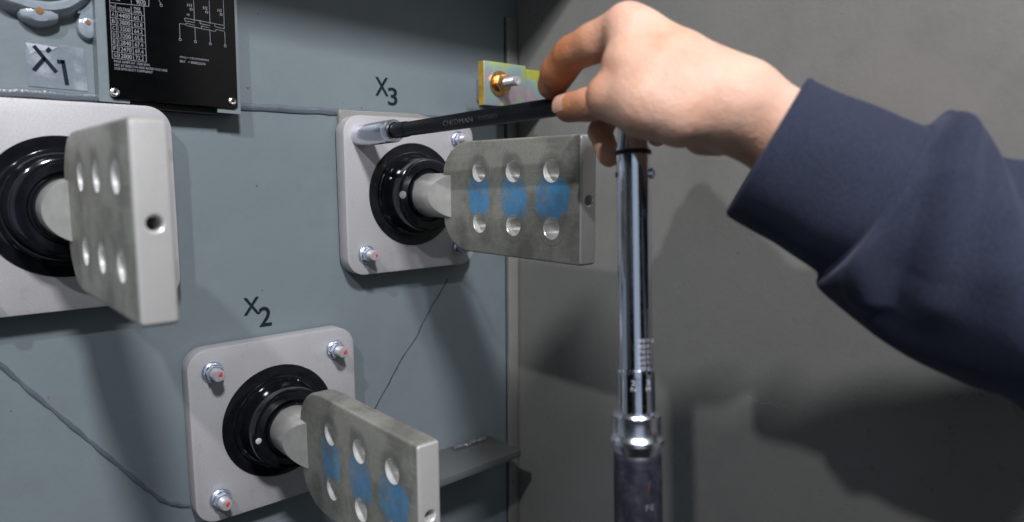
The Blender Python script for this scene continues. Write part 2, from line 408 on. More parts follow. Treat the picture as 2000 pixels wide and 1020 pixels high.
# diagonal weld under X1
dg = [(-.2600, .190), (-.2200, .133), (-.1815, .0781), (-.1687, .0596), (-.1498, .0339), (-.1296, .0058), (-.1112, -.0193), (-.0915, -.0460), (-.0827, -.0531), (-.0679, -.0601)]
pts = []
for (a, b), (c, d) in zip(dg, dg[1:]):
    for k in range(7):
        t = k / 7; pts.append((a + (c - a) * t + .0004 * rs.uniform(-1, 1), YW - .0002, b + (d - b) * t + .0004 * rs.uniform(-1, 1)))
link('weld_bead', bm_mesh(tube(pts, [.0014 + .0003 * math.sin(i * .9) + .0003 * rs.random() for i in range(len(pts))], 10, .8)), M['bead'], tank)
# dark hairline crack in the paint
ck = [(.187, .0977), (.1786, .0866), (.1633, .0683), (.1488, .0456), (.1306, .0256), (.1186, .0086), (.0998, -.0167), (.09, -.03)]
pts = []
for (a, b), (c, d) in zip(ck, ck[1:]):
    for k in range(6):
        t = k / 6; pts.append((a + (c - a) * t + .0005 * rs.uniform(-1, 1), YW - .00005, b + (d - b) * t + .0003 * rs.uniform(-1, 1)))
link('crack', bm_mesh(tube(pts, [.00045 + .0003 * rs.random() for i in range(len(pts))], 6, .5)), M['rubber'], tank)
# raised pad behind the X3 flange
link('weld_pad', bm_mesh(bevel_caps(prism([(.07, .235), (.07, .2590), (.150, .2595), (.168, .2562), (.19, .2540), (.19, .235)], YW - .006, YW - .0001), .0012, 2)), M['side'], tank)
# small paint flecks and chips on the wall
for (x, z, r) in ((-.1565, .0497, .0011), (-.117, -.0132, .0011), (-.1755, .0700, .0006), (-.1405, .0205, .0005), (.005, .3305, .0006), (.030, .2585, .0007), (.075, .2588, .0007), (-.119, -.0105, .0006), (-.178, .045, .0005), (.095, .262, .0006)):
    bm = bmesh.new(); vs = [bm.verts.new((x + r * rs.uniform(.5, 1) * math.cos(a), YW - .0003, z + r * rs.uniform(.5, 1) * math.sin(a))) for a in [i * PI / 3 for i in range(6)]]
    bm.faces.new(vs); vs2 = bmesh.ops.extrude_face_region(bm, geom=list(bm.faces))['geom']
    for v in vs2:
        if isinstance(v, bmesh.types.BMVert): v.co.y += .0003
    link('paint_chip', bm_mesh(bm), M['ochre'] if r > .001 else M['ink'], tank, smooth=False)

# faint crease and scuff on the cabinet side
link('crease', bm_mesh(tube([(XS, -.222 - .0022 * i, .1590 + .0002 * math.sin(i * .7)) for i in range(45)], .00022, 6, .5, (1, 0, 0))), M['side'], side)
for i in range(9):
    y0, z0 = -.262 - .0032 * i, .0215 + .0015 * rs.uniform(-1, 1)
    link('scuff', bm_mesh(tube([(XS - .00003, y0, z0), (XS - .00004, y0 - .0012 - .002 * rs.random(), z0 + .0008 * rs.uniform(-1, 1))], .00022, 5, .5, (1, 0, 0))), M['plate'], side)

# lettering on the wall
def wall_text(body, x0, x1, z0, z1, shear=0., y=YW - .0004):
    V, F = text_fit(body, x0, x1, z0, z1)
    W = np.stack([V[:, 0] + shear * (V[:, 1] - z0), y + .0003 - V[:, 2] * .0003, V[:, 1]], 1)
    return W, F
def stroke(points, wdt, y=YW - .0004):
    """flat stencil strokes"""
    bm = bmesh.new()
    for (a, b) in points:
        a, b = Vector((a[0], 0, a[1])), Vector((b[0], 0, b[1])); d = (b - a).normalized(); s = Vector((d.z, 0, -d.x)) * wdt / 2
        q = [a + s, b + s, b - s, a - s]
        f = [bm.verts.new((p.x, y, p.z)) for p in q]; g = [bm.verts.new((p.x, y + .0003, p.z)) for p in q]
        bm.faces.new(f); bm.faces.new(g[::-1])
        for i in range(4):
            j = (i + 1) % 4; bm.faces.new((f[i], g[i], g[j], f[j]))
    return bm
def marking(parts, label):
    me = None; Vs, Fs, off = [], [], 0
    for V, F in parts:
        Vs.append(V); Fs += [tuple(i + off for i in f) for f in F]; off += len(V)
    o = link('stencilled_marking', mesh_from(np.concatenate(Vs), Fs), M['ink'], tank, smooth=False); o['label'] = label; return o
marking([wall_text('X', .1095, .1232, .2740, .2905), wall_text('3', .1225, .1325, .2660, .2822)], 'black X3 lettering above the upper right bushing')
marking([wall_text('X', -.0190, -.0055, .0885, .1030), wall_text('2', -.0065, .0040, .0772, .0938)], 'black X2 lettering above the lower bushing')
st = link('label_film', bm_mesh(bevel_caps(prism([(-.1520, .2620), (-.1516, .2915), (-.1180, .2900), (-.1175, .2610)], YW - .0005, YW - .0001), .0001, 1, 60)), M['sticker'], tank, smooth=False)
st['label'] = 'peeling clear film patch around the X1 lettering'
fl = link('film_lift', bm_mesh(prism([(-.1514, .2902), (-.1335, .2890), (-.1392, .2855), (-.1445, .2862), (-.1492, .2828)], YW - .00075, YW - .00052)), simple('lifted_film', (.42, .43, .48), .2, 0, .6, .25, .6, 150, .001), tank, smooth=False)
# X1: the X is chipped, its upper right arm broken off
bm = bmesh.new()
x1b = stroke([((-.1470, .2885), (-.1355, .2725)), ((-.1482, .2725), (-.1415, .2812)), ((-.1400, .2855), (-.1378, .2878)), ((-.1345, .2797), (-.1305, .2797)), ((-.1312, .2808), (-.1298, .2645))], .0024, YW - .0009)
o = link('stencilled_marking', bm_mesh(x1b), M['ink'], tank, smooth=False); o['label'] = 'chipped black X1 lettering below the painted pipe collar'

# ------------------------------------------------------------------ painted pipe collar, upper left
pc = tag(empty('pipe_collar', (-.1436, YW, .345)), 'grey painted pipe collar with glossy drips at the upper left corner', 'pipe collar')
def ring_bm(R0, R1, y0, y1, seg=72):
    return lathe([(R0, -y0), (R0, -y1), ((R0 + R1) / 2, -y1 + .0005), (R1, -y1), (R1, -y0)], seg)
bm = lathe([(.0290, -.004), (.0290, .008), (.0310, .0105), (.0345, .0105), (.0370, .008), (.0385, .002), (.0400, -.0005)], 96)
for v in bm.verts:
    a = math.atan2(v.co.z, v.co.x); k = 1 + .02 * noise.noise(Vector((a * 4, 1, v.co.y * 90))) + .012 * math.sin(a * 5)
    v.co.x *= k; v.co.z *= k
link('collar', bm_mesh(bm), M['lug'], pc)
link('pipe', bm_mesh(lathe([(.0285, -.004), (.0285, .004), (.0265, .0045), (.0265, -.004), (0, -.003)], 72)), simple('dark_green_bore', (.03, .05, .035), .6), pc)
def blob(cx, cz, rx, rz, dy, y0=0.0, seg=28, jit=.08, seed=1):
    bm = bmesh.new(); rg = random.Random(seed); rings = []
    js = [1 + jit * noise.noise(Vector((math.cos(2 * PI * i / seg) * 1.3, math.sin(2 * PI * i / seg) * 1.3, seed * 3.1))) for i in range(seg)]
    for r, h in ((1.0, 0), (.97, .45), (.86, .8), (.6, 1.0), (.3, 1.03)):
        rings.append([bm.verts.new((cx + rx * r * js[i] * math.cos(2 * PI * i / seg), y0 - dy * h, cz + rz * r * js[i] * math.sin(2 * PI * i / seg))) for i in range(seg)])
    c = bm.verts.new((cx, y0 - dy * 1.03, cz))
    for a, b in zip(rings, rings[1:]):
        for i in range(seg): bm.faces.new((a[i], a[(i + 1) % seg], b[(i + 1) % seg], b[i]))
    for i in range(seg): bm.faces.new((rings[-1][i], rings[-1][(i + 1) % seg], c))
    return bm
tb = link('tab', bm_mesh(blob(.0005, -.0372, .0118, .0075, .0098, seed=4)), M['lug'], pc)
link('rust_spot', bm_mesh(lathe([(0, .0005), (.0022, .0004), (.0024, -.001)], 24, (.0003, -.0101, -.0352))), M['ochre'], tb)
lg = tag(empty('lifting_lug', (-.1152, YW, .300)), 'grey painted lug strip with a rust dot beside the nameplate', 'lug')
bm = prism([(-.0042, .07), (-.0040, .016), (-.0052, .008), (.0052, .008), (.0046, .016), (.0048, .07)], -.005, -.0002)
lb = link('strip', bm_mesh(bevel_caps(bm, .0012, 3)), M['lug'], lg)
link('end_pad', bm_mesh(blob(0, .004, .0068, .0085, .0056, seed=9)), M['lug'], lg)
link('rust_spot', bm_mesh(lathe([(0, .0005), (.0015, .0004), (.0017, -.001)], 20, (0, -.0058, .0068))), M['ochre'], lg)
bm = bmesh.new()
for s in (-1, 1):
    t2 = tube([(s * .0046 + .0004 * rs.uniform(-1, 1), -.0045, .07 - .0034 * i) for i in range(18)], [.0010 + .0006 * rs.random() for _ in range(18)], 8)
    me = bm_mesh(t2); bm.from_mesh(me); bpy.data.meshes.remove(me)
link('paint_drip', bm_mesh(bm), M['lug'], lg)

BOLD = .0
# ------------------------------------------------------------------ nameplate
NP = tag(empty('nameplate', (-.1079, .0015, .2556), (R_(-1.5), -R_(-1.6), 0)), 'black data plate with voltage table and winding diagram at the top left', 'nameplate')
link('plate', bm_mesh(bevel_caps(prism(rrect(0, .0867, 0, .14, .0035, 8), -.0015, -.0003), .0003, 1, 60)), M['nameplate'], NP, smooth=False)
br = bmesh.new()
box(br, -.0060, .0900, 0.0, .0012, -.0016, .14); me = bm_mesh(br)
# backing bracket: left and right flanges and two corner tabs, dark gap between
bm = bmesh.new()
for a in ((-.0060, .0030, .0003, .0015, -.0016, .14), (.0835, .0890, .0003, .0015, -.0030, .14), (-.0062, .0125, .0001, .0013, -.0024, .004), (.0720, .0893, .0001, .0013, -.0036, .004), (-.0058, -.0047, .0014, .0155, -.0012, .14), (.0878, .0888, .0014, .0155, -.0026, .14)):
    box(bm, *a)
link('backing_bracket', bm_mesh(bm), M['wall'], NP, smooth=False)
link('spacer', bm_mesh(box(bmesh.new(), .013, .0715, .004, .0162, -.0045, .0)), M['rubber'], NP, smooth=False)
def rivet(x, z):
    r = link('rivet', bm_mesh(lathe([(0, .0013), (.0009, .0013), (.0010, .0019), (.0018, .0021), (.0028, .0016), (.0032, .0004), (.0032, -.001)], 32, (x, -.0015, z), (0, -1, 0))), M['rivet'], NP)
    link('rivet_hole', bm_mesh(lathe([(0, .0016), (.0008, .0016), (.0008, .001)], 16, (x, -.0015, z))), M['rubber'], r)
rivet(.0029, .0041); rivet(.0823, .0051)
PV, PF, POFF = [], [], 0
def pr_text(body, x0, x1, z0, z1):
    global POFF
    V, F = text_fit(body, x0, x1, z0, z1); W = np.stack([V[:, 0], -.00152 - V[:, 2] * .0002, V[:, 1]], 1)
    PV.append(W); PF.extend([tuple(i + POFF for i in f) for f in F]); POFF += len(W)
def pr_line(a, b, wd=.00026):
    global POFF
    a, b = np.array(a, float), np.array(b, float); d = (b - a) / np.linalg.norm(b - a); s = np.array((d[1], -d[0])) * wd / 2
    q = [a + s, b + s, b - s, a - s]; V = [(p[0], -.00152, p[1]) for p in q] + [(p[0], -.0017, p[1]) for p in q]
    PV.append(np.array(V)); PF.extend([tuple(i + POFF for i in f) for f in ((4, 5, 6, 7), (0, 3, 2, 1), (0, 1, 5, 4), (1, 2, 6, 5), (2, 3, 7, 6), (3, 0, 4, 7))]); POFF += 8
rows = [('A', '14400', '60.1'), ('B', '13800', '62.8'), ('C', '13500', '64.2'), ('D', '13200', '65.6'), ('E', '12840', '67.4'), ('F', '12470', '69.4'), ('G', '12000', '72.2')]
zb, zt = .0272, .0590; ph = (zt - zb) / 7
for i, (a, b, c) in enumerate(rows):
    z = zt - ph * (i + 1); pr_text(a, .0036, .0051, z + .0010, z + ph - .0010); pr_text(b, .0068, .0146, z + .0008, z + ph - .0008); pr_text(c, .0170, .0222, z + .0008, z + ph - .0008)
    pr_line((.0026, z + ph), (.0238, z + ph))
pr_line((.0026, zb), (.0238, zb))
for x, zz in ((.0026, .0668), (.0060, .0640), (.0157, .0640), (.0238, .0665)): pr_line((x, zb), (x, zz))
pr_line((.0026, .0642), (.0270, .0660)); pr_line((.0270, .0660), (.0272, .0730)); pr_line((.0160, .0652), (.0160, .073)); pr_line((.0026, .0695), (.0160, .0700))
pr_text('TAP', .0031, .0055, .0598, .0625); pr_text('VOLTAGE', .0070, .0150, .0598, .0622); pr_text('MAX', .0175, .0215, .0622, .0642); pr_text('AMPS', .0170, .0222, .0597, .0617)
pr_text('9070', .0190, .0250, .0662, .0695); pr_text('BASE', .0040, .0090, .0665, .0688)
pr_text('MAX AMPS AT 1500 KVA', .0036, .0260, .0246, .0262); pr_text('NEC AT BASE KVA AND RATED VOLTAGE', .0036, .0372, .0222, .0238); pr_text('DOE EFFICIENCY COMPLIANT', .0036, .0275, .0198, .0214)
pr_text('PROJ = CBU270409293', .0462, .0662, .0328, .0345); pr_text('BAT   = 4500252374', .0462, .0638, .0300, .0317)
for i, x in enumerate((.0572, .0682, .0785)):
    pr_line((x, .092), (x, .0605)); pr_text('H%d' % (i + 1), x - .0045, x - .0015, .0705, .0728); pr_text('0', x - .0030, x - .0010, .0680, .0698)
for i, x in enumerate((.0468, .0574, .0679, .0787)):
    pr_line((x, .0465), (x, .0575 - .0004 * i)); pr_text('O', x - .0009, x + .0009, .0452, .0472)
pr_line((.0506, .0620), (.0785, .0612)); pr_line((.0506, .0620), (.0506, .0600)); pr_line((.0506, .0600), (.0572, .0598)); pr_line((.0610, .0598), (.0682, .0594)); pr_line((.0612, .0620), (.0612, .0597))
pr_line((.0715, .0612), (.0718, .0592)); pr_line((.0718, .0592), (.0785, .0588)); pr_line((.0785, .0588), (.0785, .0612))
pr_line((.0468, .0575), (.0512, .0575)); pr_line((.0512, .0575), (.0512, .0585)); pr_line((.0512, .0585), (.0574, .0580)); pr_line((.0512, .0568), (.0716, .0558)); pr_line((.0620, .0582), (.0679, .0576)); pr_line((.0620, .0582), (.0620, .0562)); pr_line((.0722, .0574), (.0787, .0570)); pr_line((.0722, .0574), (.0722, .0556))
pr_text('X0', .0520, .0540, .0640, .0655); pr_line((.030, .0790), (.0350, .0690)); pr_text('O', .0342, .0360, .0672, .0692)
o = link('plate_lettering', mesh_from(np.concatenate(PV), PF), M['print'], NP, smooth=False)

# ------------------------------------------------------------------ bushings
PS, PT = .14, .0148
HB = .0517
def circle_cyl(cx, cy, cz, r, h, axis, seg=40):
    ax = Vector(axis); return bm_mesh(lathe([(0, -h), (r, -h), (r, h), (0, h)], seg, (cx, cy, cz), axis))
plate_me = bm_mesh(bevel_caps(prism(rrect(-PS / 2, PS / 2, -PS / 2, PS / 2, .0165, 12), 0, PT), .0008, 2, 60))
gask_me = bm_mesh(bevel_caps(prism(rrect(-PS / 2 + .0012, PS / 2 - .0012, -PS / 2 + .0012, PS / 2 - .0012, .0160, 12), PT + .00005, YW - .0002), .0004, 1, 60)); gask_me.materials.append(M['rubber'])
ins_prof = [(0, -.004), (.0472, -.004), (.0472, .0004), (.0468, .0008), (.0392, .0009), (.0384, .0012), (.0382, .0026), (.0376, .0031), (.0362, .0031), (.0350, .0045), (.0341, .009), (.0335, .0165), (.0333, .0225), (.0328, .0245), (.0316, .0253), (.0290, .0256), (.0240, .0256), (.0232, .0250), (.0226, .0225), (.0215, .0225), (.0212, .0262), (.0205, .0270), (.0195, .0270), (.0190, .020), (0, .020)]
ins_me = bm_mesh(lathe(ins_prof, 160))
# spade
T, L = .0161, .2184
root = [(-.0560, .0185), (-.0568, .0240), (-.0592, .0290), (-.0630, .0340), (-.0680, .0385), (-.0760, .0430), (-.0860, .0452), (-.0960, .0455)]
tip = [(-(L - .0020), .0455), (-L + .0002, .0440), (-L, .0425)]
outline = root + tip + [(y, -z) for y, z in reversed(tip)] + [(y, -z) for y, z in reversed(root)]
sb = prism(outline, -T / 2 + .0008, T / 2 + .0008, 'YZ')
bmesh.ops.recalc_face_normals(sb, faces=sb.faces)
es = [e for e in sb.edges if len(e.link_faces) == 2 and e.calc_face_angle(0) > R_(60)]
bmesh.ops.bevel(sb, geom=es, offset=.0019, segments=4, affect='EDGES', profile=.5)
sp = bm_mesh(sb)
bore = M['holewall']
def cutter(bm_or_me):
    me = bm_or_me if isinstance(bm_or_me, bpy.types.Mesh) else bm_mesh(bm_or_me); me.materials.clear(); me.materials.append(bore); return me
sp.materials.append(M['spade'])
cuts = []
for k in range(3):
    for s in (1, -1):
        # bore with chamfered mouth on both faces
        cuts.append(cutter(lathe([(0, -.02), (.0125, -.02), (.0125, -.0115), (.0077, -.0067), (.0077, .0083), (.0125, .0131), (.0125, .02), (0, .02)], 40, (0, -(.1061 + .0416 * k), s * .0205), (1, 0, 0))))
cuts.append(cutter(lathe([(0, -.03), (.0036, -.03), (.0036, .0290 - .0006), (.0060, .0305), (.0060, .04), (0, .04)], 28, (.0008, -L + .029, 0), (0, -1, 0))))
spade_me = boolean(sp, cuts)
# neck: round stem with two oblique flats running out into the spade faces
nk = bm_mesh(lathe([(0, -.0195), (.0190, -.0195), (.0193, -.022), (.0193, -.076), (.0180, -.0785), (0, -.0785)][::1], 80, (0, 0, 0), (0, 1, 0))); nk.materials.append(M['neck'])
cs = []
for s in (-1, 1):
    q_ = .0062 if s < 0 else .0078; a = Vector((s * .0194, -.0505)); b = Vector((s * q_, -.0690)); c2 = Vector((s * q_, -.09)); d2 = Vector((s * .035, -.09)); e2 = Vector((s * .035, -.0505))
    k = prism([tuple(p) for p in (a, b, c2, d2, e2)], -.05, .05, 'XY'); me = bm_mesh(k); me.materials.append(M['neck']); cs.append(me)
neck_me = boolean(nk, cs)
# flange nut and stud with torque paint
def hexnut_bm():
    bm = lathe([(0, .0003), (.0082, .0003), (.0085, .0008), (.0081, .0016), (.0070, .0024), (.0062, .0028)], 36)
    hp = [(.0068 * math.cos(R_(a)), .0068 * math.sin(R_(a))) for a in range(15, 375, 60)]
    hx = prism(hp, -.0024, -.0080); bevel_caps(hx, .0006, 2, 30)
    me = bm_mesh(hx); bm.from_mesh(me); bpy.data.meshes.remove(me); return bm
nut_me = bm_mesh(hexnut_bm())
stud_prof = [(0, .002)]
for i in range(9): stud_prof += [(.0044, .006 + i * .0010), (.0048, .0065 + i * .0010)]
stud_prof += [(.0046, .0152), (.0040, .0160), (0, .0162)]
stud_me = bm_mesh(lathe([(0, .002), (.0047, .002)] + stud_prof[1:], 28))
def paint_cap(seed):
    rg = random.Random(seed); bm = bmesh.new(); c = Vector((rg.uniform(.0003, .0013), -.01635, rg.uniform(.0005, .0018)))
    ring = [bm.verts.new(c + Vector((math.cos(a) * .0016 * rg.uniform(.5, 1.35), 0, math.sin(a) * .0019 * rg.uniform(.5, 1.35)))) for a in [i * PI / 5 for i in range(10)]]
    back = [bm.verts.new(v.co + Vector((0, .0004, 0))) for v in ring]
    bm.faces.new(ring[::-1]); bm.faces.new(back)
    for i in range(10): bm.faces.new((ring[i], ring[(i + 1) % 10], back[(i + 1) % 10], back[i]))
    return bm_mesh(bm)
for me_, m_ in ((plate_me, M['plate']), (ins_me, M['black']), (nut_me, M['zincnut']), (stud_me, M['zincstud'])): me_.materials.append(m_)
# tall inner ring / mark
def bushing(x, z, rot, label, blue, paint_at, cover=(), seed=0):
    r = tag(empty('bushing', (x, 0, z), (0, -rot, 0)), label, 'bushing', 'low voltage bushings on the tank wall')
    link('mounting_plate', plate_me, None, r, angle=40); link('gasket', gask_me, None, r, angle=40); link('insulator', ins_me, None, r, angle=28)
    link('neck', neck_me, None, r, angle=30)
    s = link('spade', spade_me, None, r, angle=35); s['blue'] = blue
    for i, (sx, sz) in enumerate(((-1, 1), (1, 1), (-1, -1), (1, -1))):
        nn = link('flange_nut', nut_me, None, r, angle=30); nn.location = (sx * HB, -.0002, sz * HB); nn.rotation_euler = (0, random.uniform(0, 1.0), 0)
        if (sx, sz) in cover: continue
        sd = link('stud', stud_me, None, nn, angle=40)
        if (sx, sz) in paint_at:
            link('paint_mark', paint_cap(seed * 7 + i), M['red'], nn, smooth=False)
    return r
b3 = bushing(.137, .1842, .0018, 'upper right bushing marked X3, blue smears on its spade, socket on one nut', 1.0, ((-1, -1),), ((-1, 1),), 1)
b2 = bushing(0, 0, .0019, 'lower bushing marked X2 with four red dotted nuts and smudged blue spade', .85, ((-1, 1), (1, 1), (-1, -1), (1, -1)), (), 2)
b1 = bushing(-.14, .1822, -.0050, 'left bushing marked X1, nearest the nameplate, with plain grey spade', .0, ((1, 1),), (), 3)
def dot(parent, ang, r, y, rad, m):
    link('inspection_dot', bm_mesh(lathe([(0, .0004), (rad * .8, .0004), (rad, .0001), (rad, -.0004)], 20, (r * math.cos(ang), y, r * math.sin(ang)))), m, parent)
dot(b3, R_(178), .0284, -.0257, .0034, M['whitespot'])
dot(b2, R_(186), .0284, -.0257, .0024, M['whitespot'])

# ------------------------------------------------------------------ socket and extension bar
BA, BB = [Vector(p) for p in [[0.083, 0.0016, 0.2361], [0.0876, -0.2965, 0.2454]]]
bd = (BB - BA).normalized(); blen = (BB - BA).length
sk = tag(empty('socket', BA), 'short satin chrome socket on the upper left nut of the X3 bushing', 'socket')
SKL = .058
prof = [(0, .002), (.0080, .002), (.0088, .0005), (.0092, .002), (.0093, .012), (.0093, .047), (.0088, .0480), (.0088, .0492), (.0093, .0502), (.0093, .0560), (.0088, .0575), (.0070, .0575), (.0068, .050), (0, .050)]
link('barrel', bm_mesh(lathe([(.0080, .012)] + prof[1:], 72, (0, 0, 0), bd)), M['satin'], sk, angle=30)
eb = tag(empty('extension_bar', BA + bd * SKL), 'long matte black extension bar between the socket and the fingers', 'extension bar')
LB = blen - SKL
link('drive_end', bm_mesh(lathe([(0, -.008), (.0052, -.008), (.0056, -.002), (.0062, .001), (.0064, .006), (.0062, .016), (.0058, .019)], 48, (0, 0, 0), bd)), M['barblack'], eb)
link('shank', bm_mesh(lathe([(.0056, .018), (.0057, .030), (.0058, LB * .5), (.0059, LB - .03), (.0066, LB - .024), (.0066, LB), (0, LB)], 48, (0, 0, 0), bd)), M['barblack'], eb)
# etched wording wrapped on the shank, on the side facing the workshop
def wrap_text(body, axis, start, length, height, radius, facing, origin=(0, 0, 0), ro=0, flip=False):
    V, F = text_fit(body, 0, length, -height / 2, height / 2)
    ax = Vector(axis).normalized(); fc = Vector(facing); fc = (fc - ax * fc.dot(ax)).normalized(); up = ax.cross(fc).normalized()
    if up.dot(Vector((0, 0, 1))) < 0 and abs(ax.z) < .7: up = -up
    out = []
    for x, y, d in V:
        a = y / radius; rr = radius + .00005 + .0001 * d
        out.append(tuple(Vector(origin) + ax * (start + x) + fc * math.cos(a) * rr + up * math.sin(a) * rr))
    return mesh_from(out, F)
link('etched_lettering', wrap_text('CHEDMAN', bd, .072, .034, .0036, .0059, (CAM - (BA + bd * .13))), M['bartext'], eb, smooth=False)
link('etched_lettering', wrap_text('35080', bd, .112, .020, .0030, .0059, (CAM - (BA + bd * .13))), simple('etched_faint', (.035, .035, .04), .5), eb, smooth=False)

# ------------------------------------------------------------------ torque wrench
W0, W1 = [Vector(p) for p in [[0.0845, -0.2994, 0.2276], [0.0713, -0.3188, 0.0107]]]
wd = (W1 - W0).normalized(); WL = (W1 - W0).length
tw = tag(empty('torque_wrench', W0), 'chrome torque wrench hanging upright from the gripping hand, black handle down', 'wrench')
def at(px_y):  # distance along the shaft from its visible top, in shaft fractions
    return (px_y - 250) / 770 * WL
link('shaft', bm_mesh(lathe([(0, -.012), (.0070, -.010), (.0078, 0), (.0086, at(285)), (.0091, at(292)), (.0092, at(330)), (.0093, at(715)), (.0093, at(730))], 72, (0, 0, 0), wd)), M['chrome'], tw)
bmh = lathe([(0, -.011), (.0135, -.011), (.0150, -.009), (.0150, .007), (.0135, .009), (0, .009)], 48, tuple(BB - W0), bd)
hd = link('ratchet_head', bm_mesh(bmh), M['chrome'], tw)
bmn = bmesh.new(); me = bm_mesh(tube([(BB - W0) + wd * .004, (BB - W0).lerp(Vector((0, 0, 0)), .6), wd * at(262)], [.0085, .0080, .0076], 24, .9)); bmn.from_mesh(me)
link('head_neck', bm_mesh(bmn), M['chrome'], tw)
link('rubber_band', bm_mesh(lathe([(.0088, at(293)), (.0097, at(294)), (.0101, at(298)), (.0097, at(302.5)), (.0088, at(303.5))], 48, (0, 0, 0), wd)), M['rubber'], tw)
sidev = wd.cross(CF).normalized()
if sidev.dot(CR) < 0: sidev = -sidev
pv = link('pivot_screw', bm_mesh(lathe([(.0030, 0), (.0030, .0020), (.0022, .0030), (.0012, .0030), (.0010, .0022), (0, .0022)], 24, tuple(wd * at(340) + (sidev * .90 - CF * .25).normalized() * .0085), (sidev * .8 - CF * .6))), M['zincnut'], tw)
link('pivot_screw', bm_mesh(lathe([(.0016, 0), (.0016, .0012), (0, .0014)], 16, tuple(wd * at(340) - sidev * .0086), -sidev)), M['rubber'], tw)
# thin bright spine along the shaft
link('scale_spine', bm_mesh(tube([wd * at(600) + (sidev * .62 - CF * .78) * .0094, wd * at(722) + (sidev * .62 - CF * .78) * .0095], .0006, 8)), M['satin'], tw)
link('thimble', bm_mesh(lathe([(.0093, at(717)), (.0101, at(718)), (.0103, at(721)), (.0103, at(730)), (.0101, at(733)), (.0102, at(800)), (.0100, at(806)), (.0100, at(820))], 72, (0, 0, 0), wd)), M['chrome'], tw)
link('thimble_spine', bm_mesh(tube([wd * at(728) + (sidev * .66 - CF * .75) * .0103, wd * at(803) + (sidev * .66 - CF * .75) * .0103], .0007, 8)), M['satin'], tw)
link('collar', bm_mesh(lathe([(.0100, at(802)), (.0128, at(803)), (.0134, at(807)), (.0134, at(812)), (.0131, at(815)), (.0132, at(840)), (.0140, at(846)), (.0151, at(852)), (.0152, at(860)), (.0142, at(868)), (.0130, at(876)), (.0124, at(882)), (.0120, at(884))], 72, (0, 0, 0), wd)), M['satin'], tw, angle=25)
link('handle', bm_mesh(lathe([(.0118, at(878)), (.0128, at(882)), (.0132, at(890)), (.0133, at(1000)), (.0132, at(1250)), (.0120, at(1265)), (0, at(1268))], 72, (0, 0, 0), wd)), M['grip'], tw)
# engraved scale numbers
TV, TF, off = [], [], 0
fcv = -CF * .92 + sidev * .25
def eng(body, ycen, h, ang, wdt, rad):
    """upright lettering on the shaft: reads across, height along the shaft"""
    global off
    V, F = text_fit(body, -wdt / 2, wdt / 2, -h / 2, h / 2)
    f0 = (fcv - wd * fcv.dot(wd)).normalized(); s0 = sidev - wd * sidev.dot(wd); s0 = (s0 - f0 * s0.dot(f0)).normalized(); out = []
    for x, y, d in V:
        a = ang + x / rad; rr = rad + .00006 + .00008 * d
        out.append(tuple(wd * (at(ycen) - y) + f0 * math.cos(a) * rr + s0 * math.sin(a) * rr))
    TV.append(np.array(out)); TF.extend([tuple(i + off for i in q) for q in F]); off += len(out)
for i, t in enumerate(('90', '80', '70', '60', '50', '40')):
    eng(t, 660 + i * 10.5, .0021, -.12, .0042, .0093); eng(t[0] + '5', 660 + i * 10.5, .0019, .42, .0030, .0093)
eng('FT', 663, .0022, .95, .0022, .0093)
for i, t in enumerate(('2', '4')): pass
eng('2', 740, .0026, -.60, .0022, .0103); eng('3', 740, .0026, .22, .0022, .0103); eng('N', 752, .0022, -.60, .0026, .0103); eng('M', 752, .0022, .22, .0026, .0103)
link('engraved_scale', mesh_from(np.concatenate(TV), TF), simple('engraved_white', (.42, .42, .46), .5), tw, smooth=False)
TV, TF, off = [], [], 0
eng('2', 838, .0050, .10, .0022, .0133)
link('engraved_mark', mesh_from(np.concatenate(TV), TF), M['rubber'], tw, smooth=False)
TV, TF, off = [], [], 0
eng('/', 936, .0065, .0, .0022, .0134)
link('handle_print', mesh_from(np.concatenate(TV), TF), simple('faded_red_print', (.10, .03, .025), .6), tw, smooth=False)
TV, TF, off = [], [], 0
eng('FE', 975, .0030, .05, .0050, .0134)
link('handle_print', mesh_from(np.concatenate(TV), TF), simple('faded_white_print', (.14, .14, .16), .6), tw, smooth=False)

# ------------------------------------------------------------------ yellow zinc bracket
zb_ = tag(empty('earthing_bracket', (.2128, -.0340, .2885)), 'yellow zinc plated bracket with brown nut and stud beside the corner', 'bracket')
ox, oy, oz = .2128, -.0340, .2885
def loc_box(a, bev=0): return bm_mesh(box(bmesh.new(), a[0] - ox, a[1] - ox, a[2] - oy, a[3] - oy, a[4] - oz, a[5] - oz, bev))
link('front_plate', loc_box((.1948, .2470, -.0335, -.0300, .2668, .3072), .0006), M['zinc'], zb_)
link('back_plate', loc_box((.1948, XS - .0004, -.0292, -.0262, .2680, .3050), .0006), M['zinc'], zb_)
link('left_edge', loc_box((.1940, .1947, -.0337, -.0260, .2670, .3070), .0001), M['zincedge'], zb_)
link('support_leg', loc_box((.226, .250, -.0258, YW - .0002, .276, .298), .001), M['wall'], zb_)
c0 = Vector((.2128 - ox, -.0335 - oy, .2876 - oz))
link('washer', bm_mesh(lathe([(0, .0002), (.0118, .0002), (.0120, .0010), (.0116, .0022), (.0060, .0030)], 40, c0)), M['coppernut'], zb_)
hx = bevel_caps(prism([(.0088 * math.cos(R_(a)), .0088 * math.sin(R_(a))) for a in range(10, 370, 60)], -.0025, -.0100), .0008, 2, 30)
for v in hx.verts: v.co += c0
link('nut', bm_mesh(hx), M['coppernut'], zb_)
pf = [(0, .002), (.0044, .002)]
for i in range(16): pf += [(.0040, .009 + i * .0010), (.0044, .0095 + i * .0010)]
pf += [(.0042, .0262), (.0036, .0272), (.0016, .0272), (.0012, .0262), (0, .0262)]
link('stud', bm_mesh(lathe(pf, 28, c0)), M['zincstud'], zb_)

